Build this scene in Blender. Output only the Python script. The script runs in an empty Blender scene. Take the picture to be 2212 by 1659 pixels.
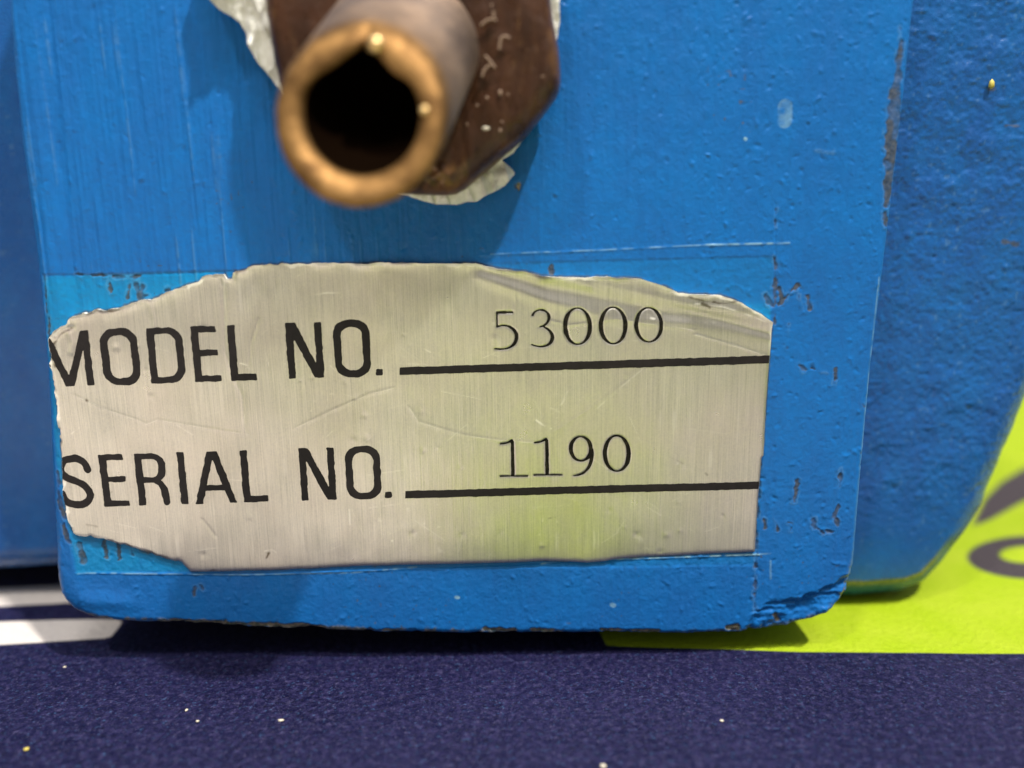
import bpy, math
import numpy as np
from mathutils import Matrix, Vector

# ------------------------------------------------------------------ scene, camera, light
# 1 Blender unit = 1 cm
scene = bpy.context.scene
scene.unit_settings.scale_length = 0.01
C = scene.collection

TILT = math.radians(11.5); ROLL = math.radians(0.9); FPX = 1661.0
CAM = np.array([0.0, -10*math.cos(TILT), 5.965])
Fv = np.array([0, math.cos(TILT), -math.sin(TILT)])
Up0 = np.array([0, math.sin(TILT), math.cos(TILT)])
X0 = np.array([1.0, 0, 0])
Rv = math.cos(ROLL)*X0 - math.sin(ROLL)*Up0
Uv = math.sin(ROLL)*X0 + math.cos(ROLL)*Up0

cam_d = bpy.data.cameras.new('camera'); cam = bpy.data.objects.new('camera', cam_d); C.objects.link(cam)
cam_d.sensor_width = 36; cam_d.lens = 36*FPX/2212
cam_d.clip_start = 0.1; cam_d.clip_end = 2000
cam.matrix_world = Matrix(((Rv[0], Uv[0], -Fv[0], CAM[0]), (Rv[1], Uv[1], -Fv[1], CAM[1]), (Rv[2], Uv[2], -Fv[2], CAM[2]), (0, 0, 0, 1)))
cam_d.dof.use_dof = True; cam_d.dof.focus_distance = 10.1; cam_d.dof.aperture_fstop = 0.072
scene.camera = cam

world = bpy.data.worlds.new('World'); scene.world = world; world.use_nodes = True
wn = world.node_tree; bg = wn.nodes['Background']
# a plain room: pale ceiling above, mid walls, dim floor
tc = wn.nodes.new('ShaderNodeTexCoord'); sx = wn.nodes.new('ShaderNodeSeparateXYZ'); cr = wn.nodes.new('ShaderNodeValToRGB')
mr = wn.nodes.new('ShaderNodeMapRange'); mr.inputs[1].default_value = -1; mr.inputs[2].default_value = 1
wn.links.new(tc.outputs['Generated'], sx.inputs[0]); wn.links.new(sx.outputs[2], mr.inputs[0]); wn.links.new(mr.outputs[0], cr.inputs[0])
cr.color_ramp.elements[0].position = 0.50; cr.color_ramp.elements[0].color = (0.16, 0.15, 0.135, 1)
cr.color_ramp.elements[1].position = 0.90; cr.color_ramp.elements[1].color = (0.95, 0.94, 0.92, 1)
wn.links.new(cr.outputs[0], bg.inputs[0]); bg.inputs[1].default_value = 0.60

def area_light(name, loc, target, size, irr, col=(1, 1, 1)):
    d = (Vector(target)-Vector(loc)); L = bpy.data.lights.new(name, 'AREA')
    L.shape = 'DISK'; L.size = size; L.color = col; L.energy = irr*math.pi*d.length**2
    o = bpy.data.objects.new(name, L); C.objects.link(o); o.location = loc
    o.rotation_euler = d.to_track_quat('-Z', 'Y').to_euler(); return o
area_light('ceiling_or_fill_lamp', (46, -41, 122), (0, 0, 3), 4.5, 4.3, (1, 0.97, 0.92))
area_light('ceiling_or_fill_lamp', (-34, -58, 125), (0, 0, 3), 9, 1.1, (1, 0.96, 0.9))
area_light('ceiling_or_fill_lamp', (16, -62, 130), (0, 0, 3), 34, 0.95, (1, 0.98, 0.95))  # broad fill light added to soften the shadows

scene.view_settings.view_transform = 'Standard'; scene.view_settings.look = 'None'
scene.view_settings.exposure = 0.0; scene.view_settings.gamma = 1
scene.cycles.max_bounces = 6

# ------------------------------------------------------------------ photo pixel (2212 x 1659) -> world
def ray(u, v):
    u = np.asarray(u, float); v = np.asarray(v, float)
    return ((u-1106)/FPX)[..., None]*Rv - ((v-829.5)/FPX)[..., None]*Uv + Fv
def on_y(u, v, y):                # point on the vertical plane Y = y
    d = ray(u, v); t = (y-CAM[1])/d[..., 1]
    return CAM + t[..., None]*d
def on_z(u, v, z=0.0):
    d = ray(u, v); t = (z-CAM[2])/d[..., 2]
    return CAM + t[..., None]*d
def face(pts, y=0.0):             # list of pixels -> (n,2) X,Z
    a = np.array(pts, float); p = on_y(a[:, 0], a[:, 1], y); return p[:, [0, 2]]
def table(pts):
    a = np.array(pts, float); p = on_z(a[:, 0], a[:, 1]); return p[:, [0, 1]]
K = 0.00602                       # cm per photo pixel on the front face

# ------------------------------------------------------------------ numpy noise and distance fields
def vnoise(x, y, sx, sy, seed):
    """smooth value noise, about -1..1"""
    rng = np.random.default_rng(seed); T = rng.uniform(-1, 1, (256, 256)).astype(np.float32)
    x = x/sx + 1000.37; y = y/sy + 1000.71
    xi = np.floor(x).astype(np.int64); yi = np.floor(y).astype(np.int64)
    fx = (x-xi).astype(np.float32); fy = (y-yi).astype(np.float32)
    fx = fx*fx*fx*(fx*(fx*6-15)+10); fy = fy*fy*fy*(fy*(fy*6-15)+10)
    a = T[xi & 255, yi & 255]; b = T[(xi+1) & 255, yi & 255]; c = T[xi & 255, (yi+1) & 255]; d = T[(xi+1) & 255, (yi+1) & 255]
    return (a*(1-fx)+b*fx)*(1-fy) + (c*(1-fx)+d*fx)*fy
def fbm(x, y, s, seed, oct=3, ay=1.0):
    r = 0; A = 1
    for o in range(oct): r = r + A*vnoise(x, y, s/2**o, s*ay/2**o, seed+o*17); A *= .5
    return r
def sstep(a, b, x):
    t = np.clip((x-a)/(b-a), 0, 1); return t*t*(3-2*t)
def sd_poly(x, y, P):
    """positive inside"""
    d2 = np.full(x.shape, 1e18); ins = np.zeros(x.shape, bool); n = len(P)
    for i in range(n):
        ax, ay = P[i-1]; bx, by = P[i]; ex, ey = bx-ax, by-ay; L = ex*ex+ey*ey
        if L < 1e-14: continue
        px = x-ax; py = y-ay; t = np.clip((px*ex+py*ey)/L, 0, 1)
        d2 = np.minimum(d2, (px-t*ex)**2+(py-t*ey)**2)
        if by != ay: ins ^= ((ay > y) != (by > y)) & (x < ex*(y-ay)/(by-ay)+ax)
    return np.where(ins, 1, -1)*np.sqrt(d2)
def sd_line(x, y, P, r):
    """distance field of a polyline whose radius varies from point to point; positive inside"""
    P = np.asarray(P, float); r = np.broadcast_to(np.asarray(r, float), (len(P),)); best = np.full(x.shape, -1e9)
    if len(P) == 1: return r[0]-np.hypot(x-P[0][0], y-P[0][1])
    for i in range(1, len(P)):
        ax, ay = P[i-1]; bx, by = P[i]; ex, ey = bx-ax, by-ay; L = max(ex*ex+ey*ey, 1e-14)
        px = x-ax; py = y-ay; t = np.clip((px*ex+py*ey)/L, 0, 1)
        best = np.maximum(best, r[i-1]+(r[i]-r[i-1])*t-np.hypot(px-t*ex, py-t*ey))
    return best
def smooth_poly(P, n=2):
    P = np.asarray(P, float)
    for _ in range(n):
        Q = np.roll(P, -1, 0); P = np.stack([P*.75+Q*.25, P*.25+Q*.75], 1).reshape(-1, 2)
    return P

# ------------------------------------------------------------------ mesh helpers
def mk_mesh(name, V, Q, attrs=None, smooth=None):
    me = bpy.data.meshes.new(name); V = np.asarray(V, np.float32); Q = np.asarray(Q, np.int32)
    me.vertices.add(len(V)); me.vertices.foreach_set('co', V.ravel())
    me.loops.add(Q.size); me.loops.foreach_set('vertex_index', Q.ravel())
    me.polygons.add(len(Q)); me.polygons.foreach_set('loop_start', np.arange(0, Q.size, Q.shape[1], dtype=np.int32))
    me.polygons.foreach_set('use_smooth', np.ones(len(Q), bool))
    me.update(calc_edges=True)
    for k, a in (attrs or {}).items():
        at = me.attributes.new(k, 'FLOAT', 'POINT'); at.data.foreach_set('value', np.asarray(a, np.float32).ravel())
    return me
def link(name, me, mat, parent=None, label=None):
    o = bpy.data.objects.new(name, me); C.objects.link(o)
    if mat: me.materials.append(mat)
    if parent: o.parent = parent
    if label: o['label'] = label
    return o
def to_wall(y0):
    return lambda U, W, h: np.stack([U, y0-h, W], -1)
def relief(name, us, ws, sdf, height, place, back, mat, parent=None, label=None, attrs=None, hole=None):
    """a sheet of cells inside sdf > 0, its rim laid on sdf = 0, raised by height(), with side walls down to h = back"""
    U, W = np.meshgrid(us, ws, indexing='ij'); s = sdf(U, W)
    cc = (s[:-1, :-1]+s[1:, :-1]+s[1:, 1:]+s[:-1, 1:])/4 > 0
    if hole is not None:
        cc &= ~(hole((U[:-1, :-1]+U[1:, 1:])/2, (W[:-1, :-1]+W[1:, 1:])/2))
    n1 = len(ws); I, J = np.nonzero(cc); a = I*n1+J
    Q = np.stack([a, a+n1, a+n1+1, a+1], 1)
    used, inv = np.unique(Q, return_inverse=True); Q = inv.reshape(Q.shape)
    u = U.ravel()[used].copy(); w = W.ravel()[used].copy()
    E = np.concatenate([Q[:, [0, 1]], Q[:, [1, 2]], Q[:, [2, 3]], Q[:, [3, 0]]])
    key = E[:, 0].astype(np.int64)*len(used)+E[:, 1]; rkey = E[:, 1].astype(np.int64)*len(used)+E[:, 0]
    B = E[~np.isin(key, rkey)]
    rim = np.unique(B)
    inner = None
    if hole is not None:
        sr = sdf(u[rim], w[rim]); st = max(us[1]-us[0], ws[1]-ws[0])*2.5; inner = rim[sr > st]; rim = rim[sr <= st]
        B = B[~np.isin(B[:, 0], inner) & ~np.isin(B[:, 1], inner)]
    e = 1e-3
    for _ in range(3):
        x = u[rim]; y = w[rim]; d = sdf(x, y); gx = (sdf(x+e, y)-sdf(x-e, y))/(2*e); gy = (sdf(x, y+e)-sdf(x, y-e))/(2*e)
        g = np.maximum(gx*gx+gy*gy, .3); u[rim] -= d*gx/g; w[rim] -= d*gy/g
    s = sdf(u, w); s[rim] = 0; s = np.maximum(s, 0)
    h = height(u, w, s); V = place(u, w, h)
    A = attrs(u, w, s) if attrs else {}
    if back is not None and len(B):
        rb, ib = np.unique(B, return_inverse=True); ib = ib.reshape(B.shape); n = len(V); m = len(rb)
        hb = np.full(m, back, float) if np.isscalar(back) else back(u[rb], w[rb])
        V = np.concatenate([V, V[rb], place(u[rb], w[rb], hb)])
        S = np.stack([ib[:, 1]+n, ib[:, 0]+n, ib[:, 0]+n+m, ib[:, 1]+n+m], 1); Q = np.concatenate([Q, S])
        A = {k: np.concatenate([v, v[rb], v[rb]]) for k, v in A.items()}
    return link(name, mk_mesh(name, V, Q, A), mat, parent, label)

# ------------------------------------------------------------------ materials
class NT:
    def __init__(s, name):
        s.m = bpy.data.materials.new(name); s.m.use_nodes = True; s.t = s.m.node_tree; s.b = s.t.nodes['Principled BSDF']
        s.tc = s.t.nodes.new('ShaderNodeTexCoord')
    def put(s, inp, v):
        if hasattr(v, 'is_output') or isinstance(v, bpy.types.NodeSocket): s.t.links.new(v, inp)
        else: inp.default_value = (tuple(v)+(1,) if isinstance(v, (tuple, list)) and len(v) == 3 and len(inp.default_value) == 4 else v)
    def noise(s, scale, detail=4, rough=.55, stretch=(1, 1, 1), color=False):
        mp = s.t.nodes.new('ShaderNodeMapping'); mp.inputs['Scale'].default_value = stretch; s.t.links.new(s.tc.outputs['Object'], mp.inputs[0])
        n = s.t.nodes.new('ShaderNodeTexNoise'); n.inputs['Scale'].default_value = scale; n.inputs['Detail'].default_value = detail; n.inputs['Roughness'].default_value = rough
        s.t.links.new(mp.outputs[0], n.inputs['Vector']); return n.outputs['Color'] if color else n.outputs[0]
    def voro(s, scale, out='Distance'):
        n = s.t.nodes.new('ShaderNodeTexVoronoi'); n.inputs['Scale'].default_value = scale; s.t.links.new(s.tc.outputs['Object'], n.inputs['Vector']); return n.outputs[out]
    def attr(s, name):
        n = s.t.nodes.new('ShaderNodeAttribute'); n.attribute_name = name; return n.outputs['Fac']
    def rng(s, v, a, b, c=0., d=1.):
        n = s.t.nodes.new('ShaderNodeMapRange'); s.put(n.inputs[0], v)
        for i, q in enumerate((a, b, c, d)): n.inputs[i+1].default_value = q
        return n.outputs[0]
    def math(s, op, a, b=0.):
        n = s.t.nodes.new('ShaderNodeMath'); n.operation = op; s.put(n.inputs[0], a); s.put(n.inputs[1], b); return n.outputs[0]
    def mix(s, f, a, b, mode='MIX'):
        n = s.t.nodes.new('ShaderNodeMix'); n.data_type = 'RGBA'; n.blend_type = mode; s.put(n.inputs['Factor'], f)
        for k, v in ((6, a), (7, b)):
            if isinstance(v, (tuple, list)): n.inputs[k].default_value = tuple(v)+(1,)
            else: s.t.links.new(v, n.inputs[k])
        return n.outputs[2]
    def bump(s, h, dist, strength=1., prev=None):
        n = s.t.nodes.new('ShaderNodeBump'); n.inputs['Strength'].default_value = strength; n.inputs['Distance'].default_value = dist
        s.t.links.new(h, n.inputs['Height'])
        if prev is not None: s.t.links.new(prev, n.inputs['Normal'])
        return n.outputs[0]
    def out(s, **k):
        for a, v in k.items(): s.put(s.b.inputs[a.replace('_', ' ')], v)
        return s.m

BLUE = (0.008, 0.152, 0.475)
def paint_material(name, base, dark, r0=.28, spec=.24):
    n = NT(name)
    c = n.mix(n.rng(n.noise(0.9, 6, .7, (1.6, 1, .8)), .38, .62), base, dark)
    c = n.mix(n.rng(n.noise(9, 5), .3, .7, 0, .35), c, tuple(x*.72 for x in dark))
    c = n.mix(n.math('MULTIPLY', n.attr('fresh'), n.rng(n.noise(4, 5, .7), .3, .6, .72, 1.0)), c, (0.006, 0.215, 0.48))
    c = n.mix(n.attr('scuff'), c, (0.30, 0.50, 0.55))
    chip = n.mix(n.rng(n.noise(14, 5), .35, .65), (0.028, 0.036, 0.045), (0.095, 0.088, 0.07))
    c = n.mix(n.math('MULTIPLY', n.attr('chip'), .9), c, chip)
    c = n.mix(n.attr('bare'), c, n.mix(n.rng(n.noise(16, 4), .4, .6), (0.30, 0.26, 0.19), (0.10, 0.12, 0.08)))
    b = n.bump(n.noise(22, 5, .6), .012, .55)
    b = n.bump(n.noise(90, 3, .6), .002, .5, b)
    r = n.rng(n.noise(5, 5), .3, .7, r0, r0+.14)
    r = n.math('ADD', r, n.math('MULTIPLY', n.attr('chip'), .3))
    return n.out(Base_Color=c, Roughness=r, Normal=b, Specular_IOR_Level=spec)
M_face = paint_material('blue_enamel', BLUE, (0.011, 0.130, 0.42))
M_body = paint_material('blue_enamel_shaded', (0.012, 0.118, 0.36), (0.014, 0.092, 0.31), .20, .36)  # darker enamel copy; shade of the set-back body put into the colour

def label_material():
    n = NT('brushed_foil')
    g = n.noise(4.0, 8, .75, (16, 1, .22)); g2 = n.noise(40, 3, .6)
    c = n.mix(n.rng(g, .36, .64), (0.74, 0.705, 0.625), (0.51, 0.49, 0.435))
    c = n.mix(n.rng(n.noise(.8, 4), .4, .7, 0, .5), c, (0.68, 0.60, 0.53))
    c = n.mix(n.rng(g2, .35, .7, 0, .25), c, (0.90, 0.84, 0.66))
    c = n.mix(n.attr('scratch'), c, (0.97, 0.93, 0.82))
    c = n.mix(n.attr('dirt'), c, (0.13, 0.10, 0.06))
    b = n.bump(g, .005, .6); b = n.bump(g2, .0015, .5, b)
    r = n.rng(n.noise(2, 5), .3, .7, .27, .38)
    return n.out(Base_Color=c, Metallic=n.rng(n.math('MAXIMUM', n.attr('torn'), n.math('MULTIPLY', n.attr('scratch'), .7)), 0, 1, .88, .15), Roughness=r, Normal=b)
M_foil = label_material()
n = NT('black_ink'); M_ink = n.out(Base_Color=n.mix(n.rng(n.noise(12, 5), .3, .7), (0.009, 0.007, 0.007), (0.017, 0.013, 0.013)), Roughness=.5, Specular_IOR_Level=.3, Normal=n.bump(n.noise(60, 3), .002, .5))
n = NT('stamped_black'); M_stamp = n.out(Base_Color=n.mix(n.rng(n.noise(20, 4), .45, .75), (0.004, 0.003, 0.002), (0.03, 0.026, 0.012)), Roughness=.55, Specular_IOR_Level=.2)

# brown oxidised nut
n = NT('oxidised_bronze')
c = n.mix(n.rng(n.noise(2.2, 6, .65, (1, 1, .35)), .35, .65), (0.026, 0.011, 0.006), (0.080, 0.032, 0.015))
c = n.mix(n.rng(n.noise(5, 6, .7, (1.5, 1, .5)), .56, .72), c, (0.13, 0.065, 0.028))
c = n.mix(n.rng(n.noise(20, 4, .7), .66, .76), c, (0.17, 0.09, 0.045))
c = n.mix(n.attr('worn'), c, (0.16, 0.075, 0.028))
M_nut = n.out(Base_Color=c, Metallic=.25, Roughness=n.rng(n.noise(6, 5), .3, .7, .24, .42), Normal=n.bump(n.noise(8, 5, .6, (1, 1, .45)), .03, .55))

# tube: bright brass at the cut rim, tarnish on the barrel
n = NT('tarnished_copper')
side = n.mix(n.rng(n.noise(1.6, 5), .35, .65), (0.17, 0.125, 0.10), (0.34, 0.24, 0.17))
rim = n.mix(n.rng(n.noise(5, 5), .35, .65), (0.30, 0.165, 0.060), (0.13, 0.068, 0.026))
c = n.mix(n.attr('rim'), side, rim)
c = n.mix(n.rng(n.attr('bore'), 0, .8), c, (0.004, 0.002, 0.001))  # near-black bore colour stands in for the shade inside the tube
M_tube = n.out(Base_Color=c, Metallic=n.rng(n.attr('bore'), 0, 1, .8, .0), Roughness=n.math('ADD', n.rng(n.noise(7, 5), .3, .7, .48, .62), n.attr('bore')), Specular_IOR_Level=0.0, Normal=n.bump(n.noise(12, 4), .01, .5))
n = NT('bright_glint'); M_glint = n.out(Base_Color=(0.90, 0.62, 0.28), Metallic=.9, Roughness=.35)
n = NT('thread_tape'); M_tape = n.out(Base_Color=n.mix(n.rng(n.noise(5, 6, .7), .35, .7), (0.88, 0.86, 0.80), (0.70, 0.68, 0.60)), Roughness=.45, Subsurface_Weight=0.0, Normal=n.bump(n.noise(7, 6, .7, (1, 1, .5)), .05, .8))
n = NT('lint'); M_lint = n.out(Base_Color=(0.24, 0.155, 0.105), Roughness=.8)
n = NT('pale_crumb'); M_crumb = n.out(Base_Color=n.mix(n.rng(n.noise(40, 3), .4, .6), (0.75, 0.68, 0.55), (0.55, 0.48, 0.36)), Roughness=.6)
n = NT('yellow_crumb'); M_yellow = n.out(Base_Color=(0.62, 0.50, 0.10), Roughness=.6)

# printed tablecloth
n = NT('printed_vinyl')
nv = n.mix(n.rng(n.noise(.5, 3), .35, .65), (0.004, 0.004, 0.028), (0.008, 0.008, 0.040))
sp = n.noise(26, 2, .6, color=True)
nv = n.mix(n.rng(n.noise(9, 4, .75), .46, .66, 0, .7), nv, (0.032, 0.027, 0.09))
nv = n.mix(n.rng(n.noise(11, 4, .8), .54, .68, 0, .7), nv, (0.065, 0.058, 0.13))
nv = n.mix(n.rng(n.noise(14, 3, .8), .58, .70, 0, .7), nv, (0.04, 0.09, 0.19))
nv = n.mix(n.rng(n.noise(15, 3, .7), .46, .34, 0, .75), nv, (0.004, 0.004, 0.016))
nv = n.mix(n.rng(n.noise(30, 2, .8), .66, .76, 0, .7), nv, (0.20, 0.19, 0.30))
li = n.mix(n.rng(n.noise(8, 5), .3, .7), (0.345, 0.465, 0.011), (0.31, 0.425, 0.009))
gy = n.mix(n.rng(n.noise(10, 4), .3, .7), (0.050, 0.040, 0.046), (0.070, 0.057, 0.065))
wh = n.mix(n.rng(n.noise(10, 4), .3, .7), (0.76, 0.69, 0.63), (0.70, 0.63, 0.58))
E1 = .012
li = n.mix(n.rng(n.noise(1.2, 5, .7), .40, .62), li, (0.37, 0.47, 0.020)); li = n.mix(n.rng(n.noise(24, 4, .7), .62, .74, 0, .35), li, (0.50, 0.56, 0.10))
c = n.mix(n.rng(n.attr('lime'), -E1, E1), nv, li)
c = n.mix(n.rng(n.attr('grey'), -.05, .03), c, gy)
c = n.mix(n.rng(n.attr('white'), -E1*2, E1*2), c, wh)
b = n.bump(n.noise(12, 4, .65), .05, .8); b = n.bump(n.noise(45, 3, .6), .008, .6, b)
M_cloth = n.out(Base_Color=c, Roughness=n.rng(n.noise(18, 3), .3, .7, .42, .6), Specular_IOR_Level=.16, Normal=b)

# ------------------------------------------------------------------ tablecloth
def axis(stops):
    """stops: [(value, step), ...] -> coordinates with local steps"""
    out = [stops[0][0]]
    for (a, s), (b, _) in zip(stops, stops[1:]):
        k = max(1, int(round((b-a)/s))); out += list(a+(b-a)*np.arange(1, k+1)/k)
    return np.array(out)
lime_p = table([(1310, 1395), (1400, 1399), (1560, 1403), (1730, 1409), (2212, 1412), (2500, 1414)])  # lime starts further right; navy print stands in for shade under the cover
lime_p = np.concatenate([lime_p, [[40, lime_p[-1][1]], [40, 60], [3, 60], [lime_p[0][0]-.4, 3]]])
strA = table([(-500, 1298), (0, 1269), (113, 1265), (200, 1262), (186, 1298), (125, 1303), (0, 1309), (-500, 1340)])
strB = table([(-500, 1370), (0, 1343), (120, 1339), (255, 1338), (263, 1343), (258, 1352), (241, 1375), (232, 1379), (0, 1393), (-500, 1425)])
th = np.linspace(0, 2*np.pi, 49)[:-1]
o_out = table([(2236+146*math.cos(t), 1204+47*math.sin(t)) for t in th]); o_in = table([(2214+56*math.cos(t), 1198+18*math.sin(t)) for t in th])
leg_p = table([(2300, 985), (2212, 1012), (2165, 1040), (2128, 1078), (2100, 1138), (2140, 1122), (2212, 1082), (2300, 1050)])
def cloth_attrs(u, w, s):
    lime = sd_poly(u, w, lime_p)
    # unseen front of the cloth: lime and pale blocks added for the foil's reflections
    for (x0, x1, y0, y1) in ((-0.75, 2.3, -68, -3.3), (-9.5, -5.8, -68, -15), (17, 40, -68, -8)):
        lime = np.maximum(lime, np.minimum(np.minimum(u-x0, x1-u), np.minimum(w-y0, y1-w)))
    white = np.maximum(sd_poly(u, w, strA), sd_poly(u, w, strB))
    for (x0, x1, y0, y1) in ((-40, -10.2, -68, -3.4), (-9.6, -6.2, -13, -3.4), (-5.2, -1.5, -68, -3.4), (3.4, 4.6, -68, -3.4), (5.6, 6.8, -68, -3.4), (8.4, 9.6, -68, -3.4), (11.5, 13, -68, -12)):
        white = np.maximum(white, np.minimum(np.minimum(u-x0, x1-u), np.minimum(w-y0, y1-w)))
    grey = np.maximum(np.minimum(sd_poly(u, w, o_out), -sd_poly(u, w, o_in)), sd_poly(u, w, leg_p))
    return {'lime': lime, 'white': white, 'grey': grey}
us = axis([(-60, 2), (-14, .1), (14, 2), (60, 2)]); ws = axis([(-70, 2), (-9, .3), (-3, .05), (3.2, .15), (14, 2), (60, 2)])
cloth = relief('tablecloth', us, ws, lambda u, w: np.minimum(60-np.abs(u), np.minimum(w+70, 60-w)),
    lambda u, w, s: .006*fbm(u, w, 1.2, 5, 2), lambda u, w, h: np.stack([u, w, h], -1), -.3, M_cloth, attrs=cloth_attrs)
cloth['kind'] = 'structure'; cloth['label'] = 'printed navy and lime vinyl tablecloth with white stripes and grey lettering'

# ------------------------------------------------------------------ the machine
machine = bpy.data.objects.new('machine', None); C.objects.link(machine); machine.location = (0, 0, 0); machine.empty_display_size = 1
machine['label'] = 'blue painted cast machine with a foil model plate and a brass tube spout'
machine['category'] = 'machine'

# sticker geometry (used by the face too)
def z4(L): return [(.3983*x, 474.4+.3983*y) for x, y in L]
def z5(L): return [(.3983*x, 881.1+.3983*y) for x, y in L]
def z6(L): return [(813.3+.4289*x, 474.4+.4289*y) for x, y in L]
def z7(L): return [(813.3+.4289*x, 881.1+.4289*y) for x, y in L]
stk = z4([(265, 655), (285, 620), (315, 595), (345, 580), (385, 548), (410, 525), (460, 508), (540, 490), (590, 485), (650, 475), (700, 455), (770, 440),
          (850, 425), (930, 390), (1000, 360), (1080, 325), (1150, 295), (1190, 285), (1228, 288), (1240, 318), (1266, 318), (1272, 285), (1330, 265), (1400, 245),
          (1500, 240), (1600, 240), (1750, 233), (1900, 236), (2000, 240)]) + \
      z6([(0, 215), (60, 214), (100, 218), (200, 218), (350, 220), (500, 220), (560, 235), (650, 252), (750, 262), (830, 283), (950, 290), (1050, 290), (1160, 285),
          (1210, 292), (1320, 297), (1400, 318), (1470, 345), (1520, 370), (1560, 370), (1640, 378), (1720, 378), (1780, 395), (1830, 415), (1870, 440), (1930, 475),
          (1990, 515), (1975, 700), (1960, 900), (1946, 1185)]) + \
      z7([(1936, 250), (1926, 370), (1918, 450), (1910, 600), (1903, 720), (1700, 730), (1500, 740), (1350, 745), (1200, 757), (1150, 768), (1060, 775), (970, 770),
          (850, 765), (700, 770), (500, 775), (300, 780), (100, 785)]) + \
      z5([(2100, 848), (2000, 850), (1800, 858), (1700, 865), (1500, 872), (1300, 875), (1100, 880), (1040, 880), (1020, 860), (990, 830), (940, 820), (880, 800),
          (800, 775), (740, 755), (640, 725), (560, 700), (500, 685), (480, 692), (430, 685), (410, 670), (390, 640), (370, 570), (355, 500), (348, 400), (345, 300),
          (335, 150), (328, 50)]) + \
      z4([(336, 1200), (322, 1050), (310, 950), (300, 850), (285, 780), (290, 740), (283, 690)])
stkP = face(stk)
def sd_sticker(u, w):
    jag = .016*fbm(u, w, .10, 41, 3)
    torn = sstep(4.6, 4.9, w) + sstep(-4.2, -4.9, u)       # the top and left are torn, the right and bottom cut
    return sd_poly(u, w, stkP) + jag*np.clip(.12+torn, 0, 1)*(.35+.65*sstep(-2.2, -3.2, u))
def pl(pts): return face(pts)
# (polyline px, height, width px)  creases and dents of the foil
creases = [
 ([(1050, 580), (1120, 600), (1180, 622), (1290, 640), (1400, 662), (1500, 682), (1665, 712)], -.014, 16),
 ([(1060, 570), (1200, 600), (1330, 628), (1450, 655), (1560, 668), (1668, 690)], .015, 13),
 ([(1290, 620), (1420, 650), (1560, 690), (1665, 722)], -.008, 9),
 ([(1040, 600), (1180, 650), (1330, 690), (1480, 700)], .010, 12),
 ([(165, 852), (220, 880), (300, 905), (320, 915), (345, 905), (400, 915), (540, 937)], .0025, 3.6),
 ([(636, 925), (720, 885), (800, 850), (850, 838)], .0025, 4.0),
 ([(885, 880), (905, 910), (960, 927), (1010, 940), (1080, 950), (1160, 955)], .0028, 4.2),
 ([(1200, 930), (1290, 870), (1360, 820), (1410, 785)], .0026, 5),
 ([(1180, 690), (1230, 702), (1330, 688), (1440, 705), (1500, 712)], .0035, 2.6),
 ([(1500, 722), (1560, 738), (1655, 768)], .0050, 2.6),
 ([(560, 690), (545, 740), (540, 790)], .003, 3), ([(470, 590), (485, 620), (487, 680), (490, 760), (528, 860), (532, 930)], .005, 5),
 ([(325, 655), (335, 690), (336, 705)], -.005, 6), ([(1112, 640), (1116, 655), (1105, 690)], .004, 3),
 ([(150, 715), (160, 740), (158, 760)], -.008, 6), ([(125, 725), (140, 712), (160, 706)], .014, 5),
 ([(440, 1120), (468, 1155)], -.004, 4), ([(1140, 1380), (1180, 1340)], .0, 3),
]
marks = [   # bright scratches and pale lines along the creases (px, width px, strength)
 ([(680, 636), (710, 632), (735, 633), (738, 642)], 3.4, 1), ([(1158, 906), (1172, 916), (1190, 924)], 3.2, 1), ([(915, 752), (930, 760)], 2.4, .8),
 ([(522, 783), (537, 787)], 2.6, 1), ([(1404, 686), (1412, 688)], 4.0, 1), ([(852, 713), (858, 715)], 3, .7), ([(158, 935), (175, 922)], 2.5, .8), ([(865, 784), (920, 786)], 1.6, .7),
 ([(1225, 845), (1214, 870), (1200, 885)], 3.5, .45), ([(1200, 885), (1210, 892), (1190, 880)], 4, .4), ([(575, 1187), (590, 1184), (598, 1190)], 2.5, .9), ([(756, 1098), (758, 1130)], 2.6, .6),
 ([(848, 1165), (850, 1170)], 4, .8), ([(1455, 980), (1462, 1000)], 4, .5), ([(1380, 1155), (1400, 1185)], 3, .35), ([(945, 1180), (960, 1190)], 3, .4), ([(1300, 1170), (1330, 1150), (1350, 1120)], 2, .3),
 ([(165, 852), (240, 886), (300, 905), (320, 915), (345, 905), (400, 915), (540, 937)], 1.3, .55), ([(636, 925), (720, 885), (800, 850), (850, 838)], 1.6, .6),
 ([(885, 880), (905, 910), (960, 927), (1010, 940), (1080, 950), (1160, 955)], 1.8, .6), ([(1500, 722), (1560, 738), (1655, 768)], 1.6, .8), ([(1340, 690), (1390, 697), (1440, 702), (1495, 712)], 1.5, .6),
 ([(1290, 880), (1340, 835), (1400, 785)], 3, .35), ([(487, 600), (490, 700)], 1.6, .5), ([(531, 890), (533, 930)], 1.6, .5), ([(560, 730), (600, 690)], 1.2, .3), ([(1235, 1020), (1500, 1010)], 1.2, .15),
 ([(1060, 580), (1190, 606), (1300, 604), (1390, 606), (1440, 625), (1480, 640)], 2.6, .6), ([(1500, 655), (1560, 662), (1610, 678), (1665, 700)], 2.2, .9)]
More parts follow.
